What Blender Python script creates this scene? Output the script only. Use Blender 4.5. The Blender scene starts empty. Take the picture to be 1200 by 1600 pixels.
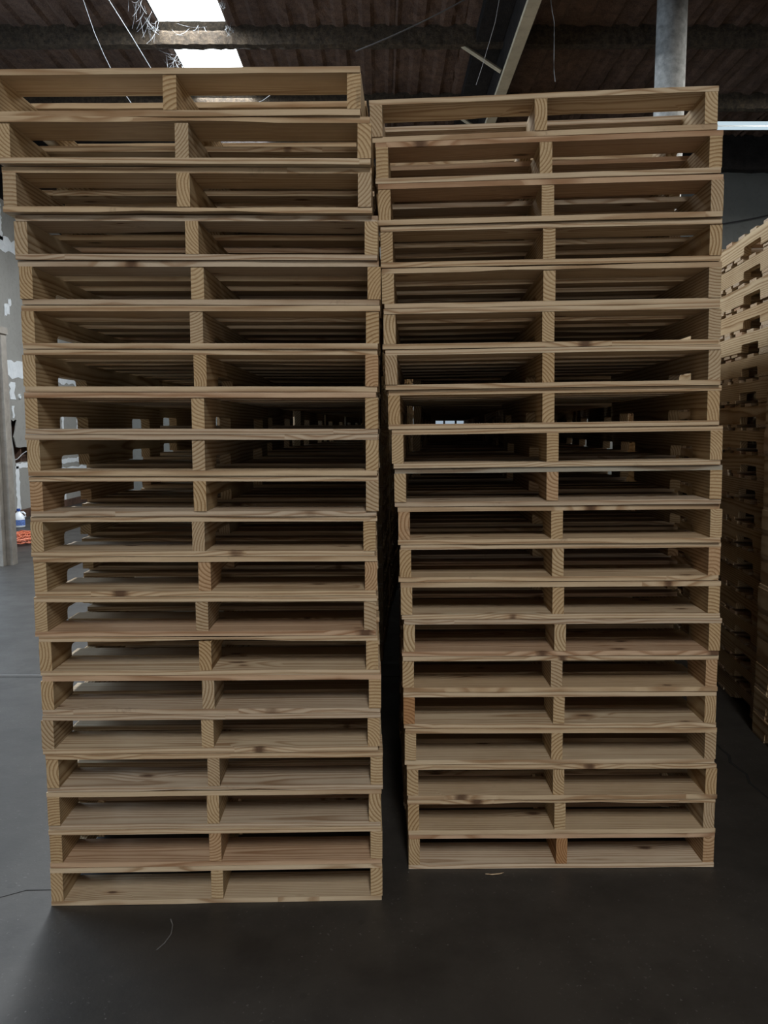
import bpy, bmesh, math, random
from mathutils import Vector, Matrix
random.seed(11)
S = bpy.context.scene
C = S.collection
R = math.radians

# ------------------------------------------------------------------ camera
cam_d = bpy.data.cameras.new('camera'); cam = bpy.data.objects.new('camera', cam_d); C.objects.link(cam)
cam_d.sensor_fit = 'VERTICAL'; cam_d.sensor_height = 36.0; cam_d.lens = 1223.64 * 36.0 / 1600.0
cam_d.clip_start = .05; cam_d.clip_end = 100
cR, cU, cF = Vector((0.9999878, -0.00430906, -0.00241444)), Vector((0.00286416, 0.10761491, 0.99418853)), Vector((0.00402419, 0.99418331, -0.10762594))
m = Matrix((cR, cU, -cF)).transposed().to_4x4(); m.translation = Vector((0, 0, 1.4607)); cam.matrix_world = m
S.camera = cam

# ------------------------------------------------------------------ world, lights, exposure
w = bpy.data.worlds.new('world'); S.world = w; w.use_nodes = True
w.node_tree.nodes['Background'].inputs[0].default_value = (.55, .7, 1, 1)
w.node_tree.nodes['Background'].inputs[1].default_value = .05
def area(name, loc, direction, sx, sy, power, col):
    l = bpy.data.lights.new(name, 'AREA'); l.shape = 'RECTANGLE'; l.size = sx; l.size_y = sy; l.energy = power; l.color = col
    o = bpy.data.objects.new(name, l); C.objects.link(o); o.location = loc
    o.rotation_euler = Vector(direction).to_track_quat('-Z', 'Z').to_euler(); return o
area('low_front_fill', (.8, -5.7, .95), (0, 1, .12), 5.5, 1.7, 62, (1, .90, .80))        # added low fill tilted up at the pallet undersides, in the unseen dock doorway
area('side_door_daylight', (-5.8, 5.4, 2.3), (1, 0, -.1), 3.2, 3.4, 300, (.70, .85, 1))      # loading door in the left wall, outside the frame
area('skylight_left_strip', (-1.88, 8.9, 5.44), (0, 0, -1), 0.66, 9.8, 760, (.93, .97, 1))
area('skylight_right_strip', (5.35, 7.2, 5.44), (0, 0, -1), .66, 5.0, 330, (1, .95, .86))
area('skylight_front_strip', (.5, -3.6, 5.44), (0, 0, -1), .7, 3.0, 460, (1, .95, .88))
S.view_settings.view_transform = 'Standard'; S.view_settings.look = 'None'
S.view_settings.gamma = 1; S.view_settings.use_curve_mapping = False; S.view_settings.exposure = 0.0

# ------------------------------------------------------------------ material helpers
class NT:
    def __init__(s, name):
        s.m = bpy.data.materials.new(name); s.m.use_nodes = True; s.t = s.m.node_tree
        s.b = s.t.nodes['Principled BSDF']; s.out = s.t.nodes['Material Output']
    def n(s, typ, ins=None, **kw):
        nd = s.t.nodes.new(typ)
        for k, v in kw.items(): setattr(nd, k, v)
        for k, v in (ins or {}).items(): s.set(nd.inputs[k], v)
        return nd
    def set(s, sock, v):
        if isinstance(v, bpy.types.NodeSocket): s.t.links.new(v, sock)
        else: sock.default_value = v
    def math(s, op, a, b=0.0, c=0.0, clamp=False):
        nd = s.t.nodes.new('ShaderNodeMath'); nd.operation = op; nd.use_clamp = clamp
        s.set(nd.inputs[0], a); s.set(nd.inputs[1], b); s.set(nd.inputs[2], c); return nd.outputs[0]
    def vmath(s, op, a, b=(0, 0, 0)):
        nd = s.t.nodes.new('ShaderNodeVectorMath'); nd.operation = op; s.set(nd.inputs[0], a); s.set(nd.inputs[1], b); return nd.outputs[0]
    def mix(s, f, a, b, mode='MIX'):
        nd = s.t.nodes.new('ShaderNodeMix'); nd.data_type = 'RGBA'; nd.blend_type = mode; nd.clamp_factor = True
        s.set(nd.inputs[0], f); s.set(nd.inputs[6], a); s.set(nd.inputs[7], b); return nd.outputs[2]
    def noise(s, vec, scale, detail=3, rough=.5, dim='3D'):
        nd = s.n('ShaderNodeTexNoise', {'Scale': scale, 'Detail': detail, 'Roughness': rough}); s.set(nd.inputs['Vector'], vec); return nd
    def ramp(s, f, stops):
        nd = s.t.nodes.new('ShaderNodeValToRGB'); s.set(nd.inputs[0], f); e = nd.color_ramp.elements
        while len(e) < len(stops): e.new(.5)
        for el, (p, c) in zip(e, stops):
            el.position = p; el.color = (*c, 1) if len(c) == 3 else c
        return nd.outputs[0]
    def bump(s, h, strength=.3, dist=.002):
        nd = s.n('ShaderNodeBump', {'Strength': strength, 'Distance': dist}); s.set(nd.inputs['Height'], h); s.set(s.b.inputs['Normal'], nd.outputs[0])
    def base(s, c, rough=.8, spec=.3, metal=0):
        s.set(s.b.inputs['Base Color'], c if isinstance(c, bpy.types.NodeSocket) else (*c[:3], 1))
        s.set(s.b.inputs['Roughness'], rough); s.b.inputs['Specular IOR Level'].default_value = spec; s.b.inputs['Metallic'].default_value = metal
        return s.m

def wood(name, axis, tone=1.0, knots=True, tint=None):
    """solid pine: growth rings around a pith that runs along the piece, so that the ends show arcs and the faces show streaks"""
    t = NT(name)
    tc = t.n('ShaderNodeTexCoord').outputs['Object']; oi = t.n('ShaderNodeObjectInfo').outputs['Random']
    sep = t.n('ShaderNodeSeparateXYZ', {0: tc})
    if axis == 'X': L, a, b = sep.outputs[0], sep.outputs[1], sep.outputs[2]
    else: L, a, b = sep.outputs[1], sep.outputs[0], sep.outputs[2]
    wn = t.n('ShaderNodeTexWhiteNoise', noise_dimensions='1D'); t.set(wn.inputs['W'], t.math('MULTIPLY', oi, 91.7))
    wc = t.n('ShaderNodeSeparateColor', {0: wn.outputs['Color']})
    r1, r2, r3 = wc.outputs[0], wc.outputs[1], wc.outputs[2]
    off = t.math('MULTIPLY', oi, 37.0)
    vec = t.n('ShaderNodeCombineXYZ', {0: t.math('ADD', t.math('MULTIPLY', L, 1.0), off), 1: t.math('ADD', a, off), 2: b}).outputs[0]
    # pith position in the cross-section
    ang = t.math('MULTIPLY', r1, 6.283); rad = t.math('MULTIPLY_ADD', r2, .08, .048)
    if axis == 'X': rad = t.math('MULTIPLY_ADD', r2, .06, .025)
    pa = t.math('MULTIPLY', t.math('COSINE', ang), rad); pb = t.math('MULTIPLY', t.math('SINE', ang), rad)
    vs = t.n('ShaderNodeCombineXYZ', {0: t.math('MULTIPLY', t.math('ADD', L, off), 1.6), 1: t.math('MULTIPLY', a, 9.0), 2: t.math('MULTIPLY', b, 9.0)}).outputs[0]
    n1 = t.noise(vs, 1.0, 2, .5).outputs[0]
    # knots
    kv = t.n('ShaderNodeCombineXYZ', {0: t.math('MULTIPLY', t.math('ADD', L, off), 3.4), 1: t.math('MULTIPLY', t.math('ADD', a, off), 8.5), 2: 0.0}).outputs[0]
    vo = t.n('ShaderNodeTexVoronoi', {'Scale': 1.0, 'Randomness': 1.0}, voronoi_dimensions='2D'); t.set(vo.inputs['Vector'], kv)
    vd = vo.outputs['Distance']; vc = t.n('ShaderNodeSeparateColor', {0: vo.outputs['Color']})
    pres = t.math('GREATER_THAN', vc.outputs[0], .66)
    kswell = t.math('MULTIPLY', t.math('SUBTRACT', 1.0, t.math('DIVIDE', vd, .42), clamp=True), pres)
    vk = t.math('DIVIDE', t.math('MULTIPLY_ADD', t.noise(vec, 60.0, 2).outputs[0], .05, t.math('SUBTRACT', vd, .025)), t.math('MULTIPLY_ADD', vc.outputs[1], .07, .045))
    kmask = t.math('MULTIPLY', t.ramp(vk, [(.35, (1, 1, 1)), (.7, (.55, .55, .55)), (1.0, (0, 0, 0))]), pres)
    khalo = t.math('MULTIPLY', t.math('SUBTRACT', 1.0, t.math('DIVIDE', vd, .17), clamp=True), pres)
    da = t.math('SUBTRACT', a, pa); db = t.math('SUBTRACT', b, pb)
    r = t.math('SQRT', t.math('ADD', t.math('MULTIPLY', da, da), t.math('MULTIPLY', db, db)))
    r = t.math('ADD', r, t.math('MULTIPLY', n1, .022))
    if knots: r = t.math('ADD', r, t.math('MULTIPLY', kswell, .016))
    r = t.math('ADD', r, t.math('MULTIPLY', L, t.math('MULTIPLY_ADD', r3, .02, -.01)))
    sp = t.math('MULTIPLY_ADD', r3, .004, .0078)
    ring = t.math('FRACT', t.math('DIVIDE', r, sp))
    late = t.ramp(ring, [(0, (.25, .25, .25)), (.15, (0, 0, 0)), (.45, (.12, .12, .12)), (.82, (1, 1, 1)), (.92, (.85, .85, .85)), (1, (.2, .2, .2))])
    fine = t.noise(t.n('ShaderNodeCombineXYZ', {0: t.math('MULTIPLY', t.math('ADD', L, off), 14.0), 1: t.math('MULTIPLY', a, 420.0), 2: t.math('MULTIPLY', b, 420.0)}).outputs[0], 1.0, 3, .6).outputs[0]
    blot = t.noise(vec, 5.0, 3, .55).outputs[0]
    ca = (.61 * tone, .515 * tone, .38 * tone, 1); cb = (.56 * tone, .44 * tone, .295 * tone, 1)
    light = t.mix(r1, ca, cb)
    # some boards are pinkish heartwood, some bluish grey sapwood
    light = t.mix(t.math('MULTIPLY', t.math('GREATER_THAN', r2, .86), .45), light, (.47 * tone, .42 * tone, .37 * tone, 1))
    light = t.mix(t.math('MULTIPLY', t.math('LESS_THAN', r2, .10), .55), light, (.54 * tone, .36 * tone, .25 * tone, 1))
    dark = t.mix(1.0, light, (.46, .34, .22, 1) if axis == 'Y' else (.54, .42, .33, 1), 'MULTIPLY')
    col = t.mix(t.math('MULTIPLY', late, t.math('MULTIPLY_ADD', blot, .8, .45)), light, dark)
    col = t.mix(t.math('MULTIPLY_ADD', fine, .5, -.05, clamp=True), col, t.mix(1.0, col, (.72, .68, .62, 1), 'MULTIPLY'))
    col = t.mix(t.math('MULTIPLY_ADD', blot, 1.6, -.75, clamp=True), col, t.mix(1.0, col, (.84, .80, .75, 1), 'MULTIPLY'))
    fib = t.noise(t.n('ShaderNodeCombineXYZ', {0: t.math('MULTIPLY', t.math('ADD', L, off), 5.0), 1: t.math('MULTIPLY', a, 130.0), 2: t.math('MULTIPLY', b, 210.0)}).outputs[0], 1.0, 4, .65).outputs[0]
    col = t.mix(t.math('MULTIPLY', t.ramp(fib, [(.52, (0, 0, 0)), (.68, (1, 1, 1))]), .38), col, t.mix(1.0, col, (.55, .46, .38, 1), 'MULTIPLY'))
    # handling dirt in a few scuffs
    dirt = t.noise(vec, 17.0, 5, .7).outputs[0]; dz = t.noise(vec, 2.3, 1).outputs[0]
    dm = t.math('MULTIPLY', t.ramp(dirt, [(.58, (0, 0, 0)), (.72, (1, 1, 1))]), t.ramp(dz, [(.60, (0, 0, 0)), (.70, (1, 1, 1))]))
    col = t.mix(t.math('MULTIPLY', dm, .55), col, (.09, .075, .06, 1))
    if knots:
        col = t.mix(t.math('MULTIPLY', khalo, .55), col, t.mix(1.0, col, (.62, .44, .30, 1), 'MULTIPLY'))
        col = t.mix(t.math('MULTIPLY', kmask, .9), col, (.09, .05, .03, 1))
    t.bump(t.math('ADD', t.math('MULTIPLY', fine, .7), t.math('MULTIPLY', late, .3)), .35, .0012)
    if tint: col = t.mix(1.0, col, (*tint, 1), 'MULTIPLY')
    return t.base(col, .78, .22)

WB = wood('pine_board', 'X')
WBLUE = wood('blue_stained_board', 'X', 1.0, tint=(.62, .72, .86)); WPALE = wood('pale_board', 'X', 1.12, tint=(1, 1.03, 1.12)); WRED = wood('reddish_stringer', 'Y', .9, knots=False, tint=(.85, .62, .45))
WS = wood('pine_stringer', 'Y', .93, knots=False, tint=(1, .96, .86))

def plain(name, col, rough=.6, metal=0, spec=.4, nscale=0, namt=.2, bump=0, bdist=.003):
    t = NT(name); c = (*col, 1)
    if nscale:
        tc = t.n('ShaderNodeTexCoord').outputs['Object']; nz = t.noise(tc, nscale, 5, .6).outputs[0]
        c = t.mix(t.math('MULTIPLY_ADD', nz, 2.0, -.5, clamp=True), tuple(x * (1 - namt) for x in col) + (1,), tuple(min(1, x * (1 + namt)) for x in col) + (1,))
        if bump: t.bump(nz, bump, bdist)
    return t.base(c, rough, spec, metal)

def emit(name, col, strength):
    t = NT(name); e = t.n('ShaderNodeEmission', {'Color': (*col, 1), 'Strength': strength}); t.t.links.new(e.outputs[0], t.out.inputs[0]); return t.m

def mat_floor():
    t = NT('stained_concrete'); tc = t.n('ShaderNodeTexCoord').outputs['Object']
    big = t.noise(tc, .55, 4, .55).outputs[0]; mid = t.noise(tc, 4.0, 6, .65).outputs[0]; fin = t.noise(tc, 90.0, 3, .6).outputs[0]
    c = t.ramp(big, [(.35, (.029, .0265, .024)), (.65, (.046, .043, .040))])
    c = t.mix(t.math('MULTIPLY_ADD', mid, 3.4, -1.4, clamp=True), c, t.mix(1.0, c, (.58, .57, .57, 1), 'MULTIPLY'))
    vo = t.n('ShaderNodeTexVoronoi', {'Scale': 22.0}); t.set(vo.inputs['Vector'], tc)
    pale = t.math('MULTIPLY', t.math('LESS_THAN', vo.outputs['Distance'], .05), t.math('GREATER_THAN', mid, .5))
    c = t.mix(t.math('MULTIPLY', pale, .35), c, (.30, .30, .29, 1))
    vo2 = t.n('ShaderNodeTexVoronoi', {'Scale': 6.0}); t.set(vo2.inputs['Vector'], tc)
    fl2 = t.noise(tc, 75.0, 2, .5).outputs[0]; sp2 = t.math('MULTIPLY', t.ramp(fl2, [(.665, (0, 0, 0)), (.70, (1, 1, 1))]), t.ramp(t.noise(tc, 2.2, 3).outputs[0], [(.42, (0, 0, 0)), (.62, (1, 1, 1))]))
    c = t.mix(t.math('MULTIPLY', sp2, .28), c, (.26, .26, .25, 1))
    spot = t.math('MULTIPLY', t.math('LESS_THAN', vo2.outputs['Distance'], .09), t.math('GREATER_THAN', t.n('ShaderNodeSeparateColor', {0: vo2.outputs['Color']}).outputs[0], .6))
    c = t.mix(t.math('MULTIPLY', spot, .5), c, (.02, .019, .018, 1))
    t.bump(t.math('ADD', t.math('MULTIPLY', fin, .4), mid), .25, .004)
    return t.base(c, t.math('MULTIPLY_ADD', mid, .30, .36), .4)
def mat_foam(name, c0, c1, scale=9.0, bump=.9):
    t = NT(name); tc = t.n('ShaderNodeTexCoord').outputs['Object']
    a = t.noise(tc, scale, 6, .7).outputs[0]; b = t.noise(tc, scale * 9, 4, .75).outputs[0]; g = t.noise(tc, 1.1, 3).outputs[0]
    c = t.mix(t.math('MULTIPLY_ADD', a, 2.4, -.7, clamp=True), (*c0, 1), (*c1, 1))
    c = t.mix(t.math('MULTIPLY_ADD', b, 3.0, -1.0, clamp=True), t.mix(1.0, c, (.55, .5, .48, 1), 'MULTIPLY'), c)
    c = t.mix(t.math('MULTIPLY_ADD', g, 2.0, -.6, clamp=True), t.mix(1.0, c, (.6, .6, .62, 1), 'MULTIPLY'), c)
    t.bump(t.math('ADD', a, t.math('MULTIPLY', b, .55)), bump, .035)
    return t.base(c, .95, .1)
def mat_wall(name, c0, c1, s=1.2, s2=14):
    t = NT(name); tc = t.n('ShaderNodeTexCoord').outputs['Object']
    a = t.noise(tc, s, 5, .6).outputs[0]; b = t.noise(tc, s2, 5, .7).outputs[0]
    c = t.mix(t.math('MULTIPLY_ADD', a, 2.0, -.5, clamp=True), (*c0, 1), (*c1, 1))
    c = t.mix(t.math('MULTIPLY_ADD', b, 2.5, -1.3, clamp=True), c, t.mix(1.0, c, (.7, .69, .67, 1), 'MULTIPLY'))
    t.bump(b, .2, .004)
    return t.base(c, .85, .2)
M = dict(
    floor=mat_floor(), foam=mat_foam('sprayed_foam_ceiling', (.085, .060, .050), (.19, .13, .10)),
    foam_beam=mat_foam('sprayed_foam_beam', (.04, .038, .034), (.17, .135, .095), 24, 1.0),
    foam_dark=mat_foam('dark_beam', (.018, .018, .019), (.04, .037, .036)),  # blotchy near-black tone for girders, roof sheet and upper wall
    girder=mat_wall('olive_painted_girder', (.22, .20, .15), (.32, .29, .22), 5),
    drywall=mat_wall('grey_drywall', (.27, .265, .25), (.35, .345, .325)),
    plaster=mat_wall('white_plaster', (.62, .66, .70), (.80, .83, .86), 6),
    backwall=mat_wall('grey_painted_wall', (.15, .16, .155), (.20, .21, .205)),
    cavity=mat_wall('brown_wall_cavity', (.05, .03, .022), (.12, .07, .05), 6),
    trim=mat_wall('weathered_trim', (.15, .135, .12), (.25, .235, .21), 9),
    panel=mat_wall('whitewashed_panel', (.42, .49, .56), (.62, .69, .76), 5),
    galv=mat_wall('scuffed_grey_column', (.26, .27, .275), (.62, .64, .64), 18, 60),
    black=plain('black_gap', (.012, .012, .012), .9),
    jug=plain('white_plastic', (.75, .8, .86), .35), cap=plain('blue_cap', (.02, .06, .25), .4), label=plain('blue_label', (.10, .17, .42), .5, nscale=60, namt=.6),
    orange=plain('orange_cord', (.60, .17, .09), .5), cable=plain('dusty_cable', (.35, .35, .36), .7), cable_dark=plain('dark_cable', (.05, .05, .055), .7),
    web=plain('cobweb', (.16, .17, .18), .8), steel=plain('white_enamel', (.7, .74, .76), .4),
    joint=plain('joint_filler', (.008, .008, .008), .9), dust=plain('pale_dust', (.13, .13, .13), .9), fixture=plain('fixture_grey', (.3, .3, .3), .5),
    skylight=emit('skylight_panel', (.90, .97, 1.0), 6.0), tube=emit('strip_light_tube', (.72, .90, 1.0), .75), pane=emit('daylit_pane', (.58, .72, .85), .55))

# ------------------------------------------------------------------ mesh helpers
def mesh(name, verts, faces, mats, fm=None, smooth=False):
    me = bpy.data.meshes.new(name); me.from_pydata(verts, [], faces)
    for x in (mats if isinstance(mats, (list, tuple)) else [mats]): me.materials.append(x)
    if fm: me.polygons.foreach_set('material_index', fm)
    if smooth: me.polygons.foreach_set('use_smooth', [True] * len(me.polygons))
    me.update(); return me
def link(name, me, parent=None, loc=(0, 0, 0), rot=(0, 0, 0)):
    o = bpy.data.objects.new(name, me); C.objects.link(o); o.location = loc; o.rotation_euler = rot
    if parent: o.parent = parent
    return o
def tag(o, label=None, cat=None, group=None, kind=None):
    if label: o['label'] = label
    if cat: o['category'] = cat
    if group: o['group'] = group
    if kind: o['kind'] = kind
    return o
def box(x0, x1, y0, y1, z0, z1):
    v = [(x, y, z) for x in (x0, x1) for y in (y0, y1) for z in (z0, z1)]
    f = [(0, 1, 3, 2), (4, 6, 7, 5), (0, 4, 5, 1), (2, 3, 7, 6), (0, 2, 6, 4), (1, 5, 7, 3)]
    return v, f
def join(parts):
    V, F = [], []
    for v, f in parts:
        n = len(V); V += list(v); F += [tuple(i + n for i in q) for q in f]
    return V, F
def struct(name, vf, mat, parent=None, loc=(0, 0, 0)):
    o = link(name, mesh(name, vf[0], vf[1], mat), parent, loc)
    if not parent: o['kind'] = 'structure'
    return o
def tube(pts, r, n=6, closed=False):
    pts = [Vector(p) for p in pts]; V, F = [], []; up = Vector((0, 0, 1))
    for i, p in enumerate(pts):
        a = pts[max(i - 1, 0)]; b = pts[min(i + 1, len(pts) - 1)]; d = (b - a).normalized()
        s = d.cross(up); s = s.normalized() if s.length > 1e-3 else Vector((1, 0, 0)); q = s.cross(d)
        rr = r[i] if isinstance(r, (list, tuple)) else r
        for k in range(n):
            an = 2 * math.pi * k / n; V.append(p + s * math.cos(an) * rr + q * math.sin(an) * rr)
    for i in range(len(pts) - 1):
        for k in range(n):
            F.append((i * n + k, i * n + (k + 1) % n, (i + 1) * n + (k + 1) % n, (i + 1) * n + k))
    F.append(tuple(range(n))[::-1]); F.append(tuple((len(pts) - 1) * n + k for k in range(n)))
    return V, F
def lathe(prof, n=20, sx=1, sy=1):
    V, F = [], []
    for r, z in prof:
        for k in range(n):
            an = 2 * math.pi * k / n; V.append((r * math.cos(an) * sx, r * math.sin(an) * sy, z))
    for i in range(len(prof) - 1):
        for k in range(n): F.append((i * n + k, i * n + (k + 1) % n, (i + 1) * n + (k + 1) % n, (i + 1) * n + k))
    F.append(tuple(range(n))[::-1]); F.append(tuple((len(prof) - 1) * n + k for k in range(n)))
    return V, F

# ------------------------------------------------------------------ the hall
Y0, Y1, XL, XR, ZC = -6.0, 16.0, -5.95, 8.0, 5.5
fl = struct('floor', box(XL - .3, XR + .3, Y0, Y1, -.1, 0), M['floor'])
# saw-cut joints and cracks: thin recessed-looking dark filler a hair proud of the slab
def strip(pts, wd, z0, z1):
    V, F = [], []
    for i, (x, y) in enumerate(pts):
        a = Vector(pts[max(i - 1, 0)]); b = Vector(pts[min(i + 1, len(pts) - 1)]); d = (b - a).normalized(); n = Vector((-d.y, d.x)) * wd * .5 * random.uniform(.6, 1.2)
        V += [(x - n.x, y - n.y, z1), (x + n.x, y + n.y, z1), (x - n.x, y - n.y, z0), (x + n.x, y + n.y, z0)]
    for i in range(len(pts) - 1):
        a = i * 4; b = a + 4; F += [(a, b, b + 1, a + 1), (a, a + 2, b + 2, b), (a + 1, b + 1, b + 3, a + 3)]
    return V, F
link('joint', mesh('joint', *strip([(XL, 4.51), (-2.25, 4.50), (-2.0, 4.497), (2, 4.48), (XR, 4.47)], .006, -.01, .0012), M['joint']), fl)
link('joint_edge', mesh('joint_edge', *strip([(XL, 4.55), (-3, 4.545), (-2.0, 4.535), (0, 4.53)], .012, -.01, .0008), M['dust']), fl)
cr = [(-1.6, 2.2), (-1.45, 2.26), (-1.32, 2.27), (-1.2, 2.31), (-1.13, 2.35), (-1.03, 2.352)]
link('crack', mesh('crack', *strip(cr, .003, -.01, .001), M['joint']), fl)
cr = [(1.545, 3.5), (1.55, 3.35), (1.525, 3.28), (1.54, 3.16), (1.515, 3.08), (1.53, 2.9), (1.50, 2.7)]
link('crack', mesh('crack', *strip(cr, .012, -.01, .001), M['joint']), fl)
cr = [(-.632, 2.20), (-.618, 2.17), (-.612, 2.13), (-.62, 2.09), (-.635, 2.06)]
link('scratch', mesh('scratch', *strip(cr, .004, -.01, .001), M['dust']), fl)

# corrugated roof deck under sprayed foam, with two long translucent strips left open
def deck(x0, x1, y0, y1):
    V, F = [], []; xs = []; p = .27; n0 = math.floor(x0 / p) - 1
    for i in range(n0, int(x1 / p) + 2):
        for dx, dz in ((0, 0), (.06, .0), (.10, -.022), (.18, -.025), (.22, 0)): xs.append((i * p + dx, dz))
    xs = [(x, z) for x, z in xs if x0 < x < x1]; xs = [(x0, 0)] + xs + [(x1, 0)]
    ys = [y0 + (y1 - y0) * i / 120 for i in range(121)] if y1 - y0 > 3 else [y0, y1]
    for y in ys:
        for x, z in xs: V.append((x, y, ZC + z + random.uniform(-.009, .009)))
    n = len(xs)
    for j in range(len(ys) - 1):
        for i in range(n - 1): F.append((j * n + i, j * n + i + 1, (j + 1) * n + i + 1, (j + 1) * n + i))
    return V, F
SKY = ((-2.22, -1.54, 4.0, 13.8), (5.0, 5.7, 4.7, 9.7), (.15, .85, -5.1, -2.1))
ceil = struct('ceiling', join([deck(XL, -2.22, Y0, Y1), deck(-2.22, -1.54, Y0, 4.0), deck(-2.22, -1.54, 13.8, Y1), deck(-1.54, .15, Y0, Y1),
        deck(.15, .85, Y0, -5.1), deck(.15, .85, -2.1, Y1), deck(.85, 5.0, Y0, Y1), deck(5.0, 5.7, Y0, 4.7), deck(5.0, 5.7, 9.7, Y1), deck(5.7, XR, Y0, Y1)]), M['foam'])
link('roof_sheet', mesh('roof_sheet', *box(XL - .3, XR + .3, Y0, Y1, ZC + .09, ZC + .12), M['foam_dark']), ceil)
for i, (a, b, c, d) in enumerate(SKY):
    o = struct('window_%d' % (i + 2), box(a, b, c, d, ZC + .03, ZC + .05), M['skylight'])
def lumpy(x0, x1, y0, y1, z0, z1, n=60, amp=.02):
    V, F = [], []
    for i in range(n + 1):
        x = x0 + (x1 - x0) * i / n
        for (y, z) in ((y0, z1), (y0, (z0 + z1) / 2), (y0 + .02, z0), ((y0 + y1) / 2, z0 - .01), (y1 - .02, z0), (y1, z1)):
            V.append((x, y + random.uniform(-amp, amp), z + (random.uniform(-amp, amp) if z < z1 else 0)))
    for i in range(n):
        for k in range(5): a = i * 6 + k; F.append((a, a + 1, a + 7, a + 6))
    return V, F
k = 1
for y in (-4.7, -3.0, -1.4, .25, 1.85, 3.5, 5.12, 6.74, 8.38, 10.0):
    tag(link('trim_%d' % k, mesh('purlin', *lumpy(XL, XR, y, y + .15, 5.32, 5.53, 300, .006), M['foam_beam'])), kind='structure'); k += 1
tag(link('trim_%d' % k, mesh('girder', *lumpy(XL, XR, 11.4, 11.62, 5.05, 5.53, 160, .01), M['foam_dark'])), kind='structure'); k += 1
# long girder running away from the camera, with its knee brace and flange
# built as dark web and olive bottom flange
g = struct('trim_%d' % k, join([box(1.255, 1.355, Y0 + .02, 11.38, 5.06, 5.5), box(.98, 1.25, Y0 + .02, 11.38, 5.34, 5.46)]), M['foam_dark']); k += 1  # second box is an added dark plank, widening the girder's shadowed side
link('flange', mesh('flange', *box(1.25, 1.36, Y0 + .02, 11.38, 5.015, 5.06), M['girder']), g)
link('knee_brace', mesh('knee_brace', *tube([(.80, 8.46, 5.36), (1.24, 8.43, 5.07)], .022, 6), M['girder']), g)
link('knee_brace', mesh('knee_brace', *tube([(.80, 10.08, 5.36), (1.24, 10.06, 5.07)], .022, 6), M['girder']), g)

YB = 12.95     # the right part of the back wall stands nearer than the left part
struct('wall_back', join([box(XL, -1.2, Y1, Y1 + .2, 0, 5.6), box(-1.4, -1.2, YB, Y1, 0, 5.6), box(-1.2, .86, YB, YB + .2, 0, 5.6), box(1.62, XR, YB, YB + .2, 0, 5.6), box(.86, 1.62, YB, YB + .2, 0, .95), box(.86, 1.62, YB, YB + .2, 2.0, 5.6)]), M['backwall'])
wd = struct('window_1', box(.86, 1.62, YB + .10, YB + .12, .95, 2.0), M['pane'])
for i in range(5): x = .86 + i * .76 / 4; link('muntin', mesh('muntin', *box(x - .014, x + .014, YB + .03, YB + .1, .95, 2.0), M['black']), wd)
for z in (.96, 1.30, 1.65, 1.99): link('muntin', mesh('muntin', *box(.86, 1.62, YB + .05, YB + .1, z - .014, z + .014), M['black']), wd)
wr = struct('wall_right', box(XR, XR + .2, Y0, Y1, 0, 5.6), M['backwall'])
# front wall with the open dock doorway
struct('wall_front', join([box(XL, -2.1, Y0 - .2, Y0, 0, 5.6), box(3.7, XR, Y0 - .2, Y0, 0, 5.6), box(-2.1, 3.7, Y0 - .2, Y0, 4.0, 5.6)]), M['drywall'])
# left wall: drywall with a broken hole
def ragged_wall(holes):
    bm = bmesh.new(); loops = [[(Y0, 0), (3.7, 0), (3.7, 4.1), (7.1, 4.1), (7.1, 0), (Y1, 0), (Y1, 5.04), (Y0, 5.04)]] + holes; E = []
    for L in loops:
        vs = [bm.verts.new((XL, y, z)) for y, z in L]
        for a, b in zip(vs, vs[1:] + vs[:1]): E.append(bm.edges.new((a, b)))
    r = bmesh.ops.triangle_fill(bm, edges=E, use_beauty=True)
    fs = [f for f in r['geom'] if isinstance(f, bmesh.types.BMFace)]
    e = bmesh.ops.extrude_face_region(bm, geom=fs)
    for v in [v for v in e['geom'] if isinstance(v, bmesh.types.BMVert)]: v.co.x -= .016
    bmesh.ops.recalc_face_normals(bm, faces=bm.faces); me = bpy.data.meshes.new('wall_left'); bm.to_mesh(me); bm.free(); me.materials.append(M['drywall']); return me
hole = [(12.72, 1.60), (12.80, 1.57), (12.87, 1.60), (12.93, 1.585), (12.88, 1.50), (12.85, 1.42), (12.79, 1.32), (12.83, 1.22), (12.86, 1.15), (13.0, 1.14), (13.15, 1.15), (13.42, 1.13), (13.42, .90), (12.98, .905), (12.80, .89), (12.76, 1.10), (12.72, 1.3)]
wl = tag(link('wall_left', ragged_wall([hole])), kind='structure')
link('wall_cavity', mesh('wall_cavity', *box(XL - .22, XL - .12, 9.3, Y1, 0, 5.04), M['cavity']), wl)
link('stud', mesh('stud', *box(XL - .12, XL - .03, 13.05, 13.09, 0, 5.0), M['cavity']), wl)
link('upper_wall', mesh('upper_wall', *box(XL - .2, XL - .02, Y0, Y1, 5.04, 5.6), M['foam_dark']), wl)
link('loose_wire', mesh('loose_wire', *tube([(XL - .03, 12.76, .93), (XL + .01, 12.86, .96), (XL + .02, 13.0, 1.03), (XL, 13.2, 1.07), (XL - .03, 13.4, 1.08)], .008), M['cable']), wl)
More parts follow.
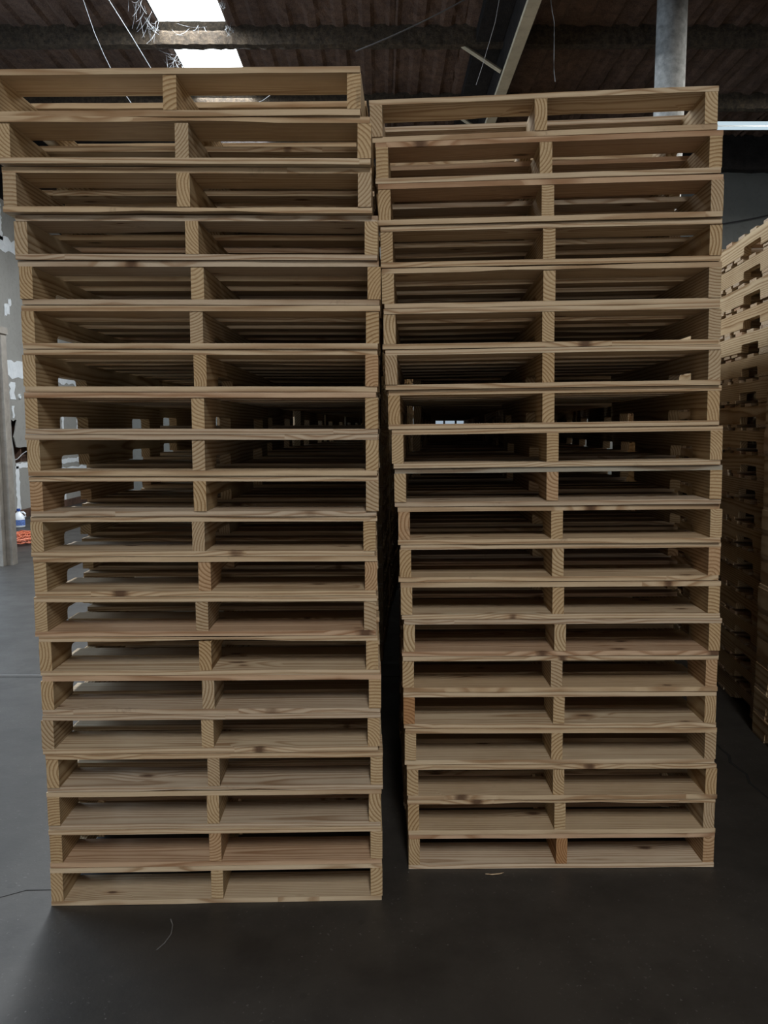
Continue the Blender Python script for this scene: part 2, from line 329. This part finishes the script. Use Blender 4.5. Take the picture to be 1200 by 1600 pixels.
def patch(y0, y1, z0, z1, j=.03, n=16):
    """a skim of plaster with ragged long edges"""
    V, F = [], []; hor = (y1 - y0) > (z1 - z0)
    for i in range(n + 1):
        t = i / n
        if hor: y = y0 + (y1 - y0) * t; a = (y, z0 + random.uniform(-j, j)); b = (y, z1 + random.uniform(-j, j))
        else: z = z0 + (z1 - z0) * t; a = (y0 + random.uniform(-j, j), z); b = (y1 + random.uniform(-j, j), z)
        V += [(XL + .006, a[0], a[1]), (XL + .006, b[0], b[1]), (XL, a[0], a[1]), (XL, b[0], b[1])]
    for i in range(n): a = i * 4; F += [(a, a + 4, a + 5, a + 1), (a, a + 2, a + 6, a + 4), (a + 1, a + 5, a + 7, a + 3)]
    link('plaster_patch', mesh('plaster_patch', V, F, M['plaster']), wl)
patch(9.3, 15.9, 4.25, 4.46, .035, 60); patch(12.60, 12.74, 4.4, 5.02, .03); patch(12.68, 12.86, 3.25, 3.42, .03, 5); patch(12.82, 12.93, 3.42, 3.52, .02, 4)
patch(9.3, 15.9, 2.28, 2.54, .035, 60); patch(12.74, 12.90, 1.92, 2.2, .04, 5); patch(12.78, 12.84, 1.62, 1.82, .02, 4)
patch(12.80, 15.9, .80, .885, .015, 40); patch(12.78, 12.90, .10, .84, .018, 14); patch(14.4, 15.9, .66, .72, .02, 10)
patch(14.74, 14.82, 1.3, 1.75, .02, 8); patch(15.45, 15.55, 1.35, 1.7, .03, 6); patch(15.0, 15.9, .45, .6, .03, 8); patch(14.72, 14.78, 0, .7, .01, 8)
ob = link('outlet_box', mesh('outlet_box', *lathe([(.04, 0), (.04, .02), (.03, .022), (.03, .01)], 12), M['steel']), wl, (XL, 13.05, 1.98), (0, R(90), 0))
link('baseboard_rubble', mesh('baseboard_rubble', *strip([(XL + .03, 12.3), (XL + .05, 12.8), (XL + .03, 13.3), (XL + .05, 14.2), (XL + .03, 15.8)], .08, 0, .12), M['cavity']), wl)

# ------------------------------------------------------------------ pallets
W, LEN, SW, SH, BT = 1.016, 1.219, .0365, .0889, .0157
TH = SH + 2 * BT
def stringer_mesh(i):
    rnd = random.Random(100 + i)
    def arc(cx, cz, a0, a1, r=.014, n=3): return [(cx + r * math.cos(R(a0 + (a1 - a0) * k / n)), cz + r * math.sin(R(a0 + (a1 - a0) * k / n))) for k in range(n + 1)]
    P = [(0, 0), (.152, 0)] + arc(.152 + .014, .038 - .014, 180, 90) + arc(.381 - .014, .038 - .014, 90, 0) + [(.381, 0), (.838, 0)] \
        + arc(.838 + .014, .038 - .014, 180, 90) + arc(1.067 - .014, .038 - .014, 90, 0) + [(1.067, 0), (LEN, 0), (LEN, SH), (.838, SH), (.381, SH), (0, SH)]
    w2 = SW / 2; V = [(x, p[0] - LEN / 2, p[1] - SH / 2) for x in (-w2, w2) for p in P]; n = len(P); F = []
    # side faces split into convex pieces
    ids = {}
    iN0 = 1; a1 = list(range(2, 6)); a2 = list(range(6, 10)); b = 10; c = 11; a3 = list(range(12, 16)); a4 = list(range(16, 20)); d = 20; e = 21; f = 22; g = 23; h = 24; k0 = 25
    polys = [[0, 1] + a1 + [k0], a1[-1:] + a2[:1] + [h, k0], a2 + [b, h], [b, c, g, h], [c] + a3 + [g], a3[-1:] + a4[:1] + [g], a4 + [d, f, g], [d, e, f]]
    # tidy: (d,e,f) spans the end block
    polys[1] = [a1[-1], a2[0], h, k0]
    for p in polys:
        F.append(tuple(p)[::-1]); F.append(tuple(q + n for q in p))
    for q in range(n): F.append((q, (q + 1) % n, n + (q + 1) % n, n + q))
    return mesh('stringer', V, F, WS)
def board_mesh(name, width, i, mat=None):
    """a sawn deck board: slightly wavy edges, a touch of cup, chamfer-free"""
    rnd = random.Random(i * 7 + 1); n = 8; V, F = [], []; L = W - rnd.uniform(.000, .008)
    for q in range(n + 1):
        x = -L / 2 + L * q / n; a = rnd.uniform(-.0015, .0015); b = rnd.uniform(-.0015, .0015); zt = rnd.uniform(-.0006, 0); zb = rnd.uniform(0, .0006)
        wane = rnd.uniform(.002, .006) if i % 5 == 3 and 2 < q < 6 else 0
        V += [(x, -width / 2 + a, -BT / 2 + zb + wane), (x, width / 2 + b, -BT / 2 + zb), (x, width / 2 + b, BT / 2 + zt), (x, -width / 2 + a, BT / 2 + zt - wane * .6)]
    for q in range(n):
        for k in range(4): F.append((q * 4 + k, q * 4 + (k + 1) % 4, q * 4 + 4 + (k + 1) % 4, q * 4 + 4 + k))
    F.append((0, 3, 2, 1)); F.append((n * 4, n * 4 + 1, n * 4 + 2, n * 4 + 3))
    me = mesh(name, V, F, mat or WB); 
    bm = bmesh.new(); bm.from_mesh(me); bmesh.ops.recalc_face_normals(bm, faces=bm.faces); bm.to_mesh(me); bm.free(); return me
def fix(me):
    bm = bmesh.new(); bm.from_mesh(me); bmesh.ops.recalc_face_normals(bm, faces=bm.faces); bm.to_mesh(me); bm.free(); return me
STR = fix(stringer_mesh(0))
LEAD = [board_mesh('lead_board', .1397, i) for i in range(9)]
SLAT = [board_mesh('deck_board', .0889, i + 20) for i in range(7)]
TOPY = [.0699] + [.0699 + .0699 + .0444 + .0812 + j * (.0889 + .0812) for j in range(5)] + [LEN - .0699]
BOTY = [.0699, .4826, .6096, .7366, LEN - .0699]
PARTS = []      # (name, y, z, kind)
TINT = {}
def tinted(me, mat):
    key = (me.name, mat.name)
    if key not in TINT: c = me.copy(); c.materials[0] = mat; TINT[key] = c
    return TINT[key]
def make_pallet(rnd, root, tint={}):
    mid = rnd.uniform(-.016, -.002)
    for si, x in enumerate((-W / 2 + SW / 2, mid, W / 2 - SW / 2)):
        tm = tint.get('stringer%d' % si)
        o = link('stringer', tinted(STR, tm[0]) if tm else STR, root, (x + rnd.uniform(-.001, .003) * (1 if x < 0 else -1), LEN / 2 + rnd.uniform(-.003, .003), BT + SH / 2))
        if rnd.random() < .5: o.rotation_euler = (0, 0, R(180))
        if tm: o['label'] = tm[1]
    for lst, z, nm in ((TOPY, BT + SH + BT / 2, 'top_board'), (BOTY, BT / 2, 'bottom_board')):
        for j, y in enumerate(lst):
            end = j in (0, len(lst) - 1)
            me = rnd.choice(LEAD if end else SLAT)
            tm = tint.get(nm) if j == 0 else None
            if tm: me = tinted(me, tm[0])
            o = link(nm, me, root, (rnd.uniform(-.0035, .0035), y + (rnd.uniform(-.002, .003) if end else rnd.uniform(-.008, .008)), z), (0, 0, R(rnd.uniform(-.12, .12)) + (R(180) if rnd.random() < .5 else 0)))
            if tm: o['label'] = tm[1]
def single_mesh():
    V, F, fm = [], [], []
    def add(me, M4, mi):
        n = len(V); V.extend([tuple(M4 @ v.co) for v in me.vertices]); 
        for p in me.polygons: F.append(tuple(i + n for i in p.vertices)); fm.append(mi)
    for x in (-W / 2 + SW / 2, -.01, W / 2 - SW / 2): add(STR, Matrix.Translation((x, LEN / 2, BT + SH / 2)), 1)
    for lst, z in ((TOPY, BT + SH + BT / 2), (BOTY, BT / 2)):
        for j, y in enumerate(lst):
            end = j in (0, len(lst) - 1); add((LEAD if end else SLAT)[random.randrange(7)], Matrix.Translation((0, y, z)), 0)
    return mesh('pallet', V, F, [WB, WS], fm)
SINGLE = [single_mesh() for _ in range(3)]

ORD = ['lowest', 'second', 'third', 'fourth', 'fifth', 'sixth', 'seventh', 'eighth', 'ninth', 'tenth']
def place_label(k):
    if k == 0: return 'lowest, resting on the floor,'
    if k == 19: return 'topmost'
    return (ORD[k] + ' from the floor') if k < 10 else (ORD[19 - k] + ' from the top')
def stack(poses, ztop, what, group, detailed=True, labels=None, one=None, tints={}):
    zs = [((p[3] + p[4]) / 2, p[4] - p[3]) for p in poses] + [((ztop[0] + ztop[1]) / 2, ztop[1] - ztop[0])]
    for k, (x, y, yaw, zl, zr) in enumerate(poses):
        rnd = random.Random(hash((k, round(x * 1000), round(y * 1000))) & 0xffff)
        pitch = min(zs[k + 1][0] - zs[k][0], .1235)
        nl, nr = (poses[k + 1][3], poses[k + 1][4]) if k < 19 else ztop
        pitch = min(nl - zl, nr - zr, pitch); sc = (pitch - .0007) / TH
        roll = -math.atan2(zs[k][1], W)
        if detailed: o = link('pallet', None)
        else: o = link('pallet', SINGLE[k % 3])
        o.location = (x, y, max(zs[k][0], 0) + .0004 + (abs(zs[k][1]) / 2 if k == 0 else 0)); o.rotation_euler = (0, roll, R(yaw)); o.scale = (1, 1, sc)
        lab = one if one else (labels[k] if labels and labels.get(k) else 'pine pallet ' + place_label(k) + ' ' + what)
        tag(o, lab, 'pallet', group)
        if detailed: make_pallet(rnd, o, tints.get(k, {}))

L1 = [(-0.505,2.277,1.29,0.0005,-0.0003),(-0.507,2.279,1.13,0.1216,0.1200),(-0.508,2.280,1.02,0.2428,0.2408),(-0.504,2.277,1.02,0.3632,0.3610),
(-0.513,2.281,0.93,0.4830,0.4817),(-0.510,2.282,0.68,0.6034,0.6021),(-0.515,2.284,0.41,0.7230,0.7217),(-0.521,2.285,0.33,0.8427,0.8420),
(-0.519,2.287,0.27,0.9630,0.9625),(-0.521,2.285,0.12,1.0833,1.0825),(-0.515,2.274,-0.10,1.2031,1.2016),(-0.515,2.268,-0.24,1.3224,1.3203),
(-0.516,2.267,-0.43,1.4425,1.4402),(-0.514,2.269,-0.52,1.5636,1.5607),(-0.510,2.264,-0.61,1.6848,1.6812),(-0.508,2.259,-0.72,1.8066,1.8021),
(-0.514,2.250,-0.81,1.9288,1.9229),(-0.529,2.228,-0.70,2.0512,2.0439),(-0.531,2.209,-0.95,2.1742,2.1651),(-0.557,2.206,-2.13,2.2968,2.2880)]
R1 = [(0.597,2.460,0.21,-0.0007,0.0005),(0.594,2.459,-0.04,0.1198,0.1221),(0.591,2.456,-0.25,0.2407,0.2436),(0.585,2.456,-0.48,0.3610,0.3648),
(0.579,2.458,-0.72,0.4824,0.4867),(0.578,2.459,-0.83,0.6031,0.6088),(0.578,2.454,-1.18,0.7239,0.7309),(0.571,2.453,-1.48,0.8454,0.8528),
(0.566,2.456,-1.68,0.9662,0.9755),(0.561,2.449,-2.06,1.0877,1.0983),(0.549,2.441,-2.48,1.2091,1.2209),(0.542,2.434,-2.75,1.3310,1.3427),
(0.531,2.432,-2.97,1.4529,1.4639),(0.521,2.420,-2.83,1.5747,1.5854),(0.517,2.420,-2.63,1.6975,1.7068),(0.514,2.421,-2.57,1.8191,1.8284),
(0.510,2.416,-2.54,1.9404,1.9515),(0.503,2.406,-2.76,2.0624,2.0748),(0.494,2.406,-3.06,2.1830,2.1978),(0.478,2.410,-3.23,2.3037,2.3209)]
stack(L1, (2.4195, 2.4118), 'in the front left stack', 'pallets of the front left stack', labels={
    19: 'topmost pine pallet of the front left stack, jutting out to the left'})
stack(R1, (2.4248, 2.4440), 'in the front middle stack', 'pallets of the front middle stack', tints={10: {'top_board': (WBLUE, 'bluish grey stained front board')},
    0: {'stringer1': (WRED, 'reddish brown middle stringer'), 'bottom_board': (WPALE, 'pale whitish front bottom board')}, 4: {'stringer0': (WRED, 'reddish brown left stringer')}}, labels={
    19: 'topmost pine pallet of the front middle stack, tilted up to the right'})
dxA = [-0.003, -0.006, -0.009, -0.014, -0.015, -0.014, -0.02, -0.026, -0.027, -0.025, -0.029, -0.032, -0.038, -0.046, -0.045, -0.045, -0.046, -0.052, -0.053, -0.059]
stack([(2.355 + d, 3.622 + random.uniform(-.006, .006), -6 + random.uniform(-.5, .5), k * .1212, k * .1212) for k, d in enumerate(dxA)], (2.424, 2.424),
      'in the right-hand stack seen from its side', 'pallets of the right-hand side-on stack')
# the stacks behind, in three rows
def drift(x, y, yaw, n=20, h=.1212):
    out = []; dx = dy = 0
    for k in range(n):
        dx += random.uniform(-.006, .006); dy += random.uniform(-.003, .003); dx *= .85; dy *= .8
        out.append((x + dx, y + dy, yaw + random.uniform(-.3, .3), k * h, k * h))
    return out
B = drift(2.16, 2.36, -6); stack(B, (2.424, 2.424), 'in the nearest right stack at the frame edge', 'pallets at the right edge', False)
for i, (x, y, yaw) in enumerate([(-.545, 3.545, -.8), (-.50, 4.81, -2.6), (-.435, 6.08, -4.4), (-.335, 7.34, -4.6)]):
    stack(drift(x, y, yaw), (2.424, 2.424), '', 'pallets behind the front left stack', i == 0, one='pine pallet in the row of stacks hidden behind the front left stack')
for i in range(5):
    y = 3.735 + i * 1.262; x = .30 + (y - 2.45) * .08 + .255
    stack(drift(x, y, -4.4), (2.424, 2.424), '', 'pallets behind the front middle stack', i == 0, one='pine pallet in the row of stacks hidden behind the front middle stack')
# the far ends of both rows, past the 300 pallets that show largest
V, F, FM = [], [], []
for (x0, y0) in [(.30 + (y - 2.45) * .08 + .255, y) for y in (3.735 + 5 * 1.262, 3.735 + 6 * 1.262)] + [(-.235, 8.60), (-.135, 9.86)]:
    for (x, y, yaw, z, _) in drift(x0, y0, -4.4):
        me = SINGLE[random.randrange(3)]; M4 = Matrix.Translation((x, y, z)) @ Matrix.Rotation(R(yaw), 4, 'Z'); n = len(V)
        V.extend([tuple(M4 @ v.co) for v in me.vertices])
        for p in me.polygons: F.append(tuple(q + n for q in p.vertices)); FM.append(p.material_index)
tag(link('distant_pallets', mesh('distant_pallets', V, F, [WB, WS], FM)), 'far ends of the pallet rows seen deep inside through the front stacks', 'pallets', None, 'stuff')
for i in range(2):
    y = 4.90 + i * 1.27; x = 2.355 + (y - 3.62) * .105
    stack(drift(x, y, -6), (2.424, 2.424), '', 'pallets behind the right-hand stack', False, one='pine pallet in the row of stacks hidden behind the right-hand stack')

# ------------------------------------------------------------------ other things
# column
col = link('column', mesh('column', *lathe([(.135, 0), (.135, 5.46)], 28), M['galv'], smooth=False), None, (2.684, 7.62, 0))
for p in col.data.polygons: p.use_smooth = len(p.vertices) == 4
tag(col, 'round scuffed grey steel column rising behind the stacks to the roof', 'column')
link('base_plate', mesh('base_plate', *box(-.22, .22, -.22, .22, 0, .02), M['galv']), col)

# weathered framed door leaf standing at the left
pt = tag(link('framed_partition', None, None, (-4.10, 8.28, 0)), 'whitewashed panel in a weathered wooden frame standing at the left edge', 'partition')
link('panel', mesh('panel', *box(-1.3, .036, -.03, .0, .02, 2.40), M['panel']), pt)
link('post', mesh('post', *box(.040, .092, -.06, .03, 0, 2.44), M['trim']), pt)
link('post', mesh('post', *box(.096, .155, .02, .14, 0, 2.44), M['trim']), pt)
link('stop_bead', mesh('stop_bead', *box(.010, .036, -.05, -.031, .02, 2.40), M['plaster']), pt)
link('cap_rail', mesh('cap_rail', *box(-1.33, .165, -.08, .16, 2.442, 2.51), M['trim']), pt)
link('post', mesh('post', *box(-1.36, -1.30, -.06, .03, 0, 2.44), M['trim']), pt)

# jug of bleach
jg = tag(link('jug', None, None, (-5.34, 11.5, 0), (0, 0, R(10))), 'white plastic jug with blue label and cap by the left wall', 'jug')
link('body', mesh('body', *lathe([(.055, 0), (.075, .006), (.08, .02), (.08, .13), (.074, .16), (.055, .195), (.03, .225), (.022, .235), (.022, .25)], 20, 1.05, .8), M['jug'], smooth=True), jg)
link('cap', mesh('cap', *lathe([(.026, .247), (.026, .278), (.022, .282)], 16), M['cap']), jg)
link('label', mesh('label', *lathe([(.0808, .035), (.0808, .12)], 20, 1.05, .8), M['label']), jg)
link('handle', mesh('handle', *tube([(.03, 0, .225), (.065, 0, .228), (.09, 0, .205), (.095, 0, .17), (.078, 0, .14)], .013, 8), M['jug'], smooth=True), jg)
# tangled extension cord
rnd = random.Random(5); pts = []; a = 0
for i in range(420):
    a += rnd.uniform(.15, .75); rr = .17 + .09 * math.sin(i * .37) + rnd.uniform(-.03, .03)
    cx, cy = .06 * math.sin(i * .11), .10 * math.cos(i * .07)
    pts.append((cx + rr * math.cos(a), cy + rr * 1.5 * math.sin(a), .012 + abs(math.sin(i * .23)) * .10 * (1 - (rr - .1) * 2.2) + rnd.uniform(0, .02)))
tag(link('extension_cord', mesh('extension_cord', *tube(pts, .0055, 5), M['orange']), None, (-4.62, 9.95, 0)), 'tangled heap of orange extension cord on the floor by the left stack', 'cord')

# strip light under the girder at the right
sl = tag(link('strip_light', None, None, (4.55, 9.93, 5.075)), 'long white twin-tube strip light hanging at the upper right', 'ceiling light')
link('housing', mesh('housing', *box(-1.2, 1.2, -.02, .06, -.005, .02), M['steel']), sl)
link('tube', mesh('tube', *[(lambda vf: vf[0])(tube([(-1.18, -.02, .032), (1.18, -.02, .032)], .022, 8)), tube([(-1.18, -.02, .032), (1.18, -.02, .032)], .022, 8)[1]], M['tube']), sl)
link('tube', mesh('tube', *tube([(-1.18, -.02, -.026), (1.18, -.02, -.026)], .018, 8), M['tube']), sl)
for x in (-1.0, 1.0): link('hanger', mesh('hanger', *tube([(x, .02, .02), (x, .02, .26)], .005, 5), M['cable']), sl)

def sag(a, b, drop, n=14, wig=0, seed=1):
    a, b = Vector(a), Vector(b); q = random.Random(seed)
    return [a.lerp(b, i / n) + Vector((q.uniform(-wig, wig), q.uniform(-wig, wig), -drop * 4 * (i / n) * (1 - i / n))) for i in range(n + 1)]
def cable(name, pts, r, mat, label, cat='cable', group=None):
    return tag(link(name, mesh(name, *tube(pts, r, 5), mat)), label, cat, group)
cable('hanging_cable', [(-2.60, 7.0, 5.45), (-2.483, 7, 5.03), (-2.40, 7, 4.77), (-2.33, 7, 4.60), (-2.279, 7, 4.494), (-2.15, 7, 4.26), (-2.06, 7, 4.13)], .0026, M['web'], 'thin pale cable hanging left of the skylight, the further left of two')
cable('hanging_cable', [(-2.46, 7.0, 5.42), (-2.269, 7, 5.03), (-2.10, 7, 4.76), (-1.939, 7, 4.493), (-1.80, 7, 4.30), (-1.62, 7, 4.18), (-1.3, 7, 4.12), (-1.0, 7, 4.22), (-.85, 7, 4.32)], .0032, M['web'], 'pale cable sagging past the left edge of the skylight')
cable('hanging_cable', sag((1.44, 7, 5.32), (1.485, 7, 4.37), 0, 10, .012, 3), .0032, M['web'], 'short wavy white wire hanging beside the long roof girder')
cable('hanging_cable', [(1.03, 7, 5.35), (1.007, 7, 5.03), (.975, 7, 4.85), (.93, 7, 4.70), (.87, 7, 4.5), (.82, 7, 4.35)], .0016, M['cable'], 'very thin wire hanging just left of the long roof girder')
cable('roof_cable', sag((-.2, 7, 4.62), (1.2, 7, 5.30), .04, 10), .006, M['cable_dark'], 'dark cable slanting up under the roof between the stacks')
cable('roof_cable', sag((4.6, 12.9, 4.58), (6.9, 12.9, 4.98), .06, 10), .011, M['cable_dark'], 'dark cable slanting across the far wall above the right-hand stack')
# cobwebs hanging from the skylight edges: one fuzzy mass
q = random.Random(8); P = []
for (x, y, s) in ((-2.24, 8.2, .10), (-2.26, 7.9, .10), (-2.22, 8.9, .13), (-2.20, 9.2, .13), (-1.5, 8.3, .05), (-1.5, 7.8, .05), (-1.9, 8.34, .22)):
    for _ in range(14):
        x0 = x + q.uniform(-s, s); x1 = x + q.uniform(-s, s); y0 = y + q.uniform(-.12, .12); z1 = 5.48 - q.uniform(.03, .22) * (1 if s > .06 else .4) * (.35 if s > .2 else 1)
        P.append(tube(sag((x0, y0, 5.44), (x1, y0 + q.uniform(-.05, .05), z1 - .03), .02, 3, .001, q.randrange(999)), .0011, 3))
tag(link('cobwebs', mesh('cobwebs', *join(P), M['web'])), 'pale dusty cobwebs hanging along the skylight edges', 'cobwebs', None, 'stuff')
# splinters
q = random.Random(3)
for i, (x, y, z, lab) in enumerate([(.37, 2.425, .003, 'curled wood splinter on the floor before the front middle stack')]):
    tag(link('wood_splinter', mesh('wood_splinter', *tube([(-.03, .0, .0), (-.01, -.008, .003), (.015, -.006, .004), (.03, .006, .001)], [.0015, .0022, .002, .001], 5), WB), None, (x, y, z)), lab, 'splinter')
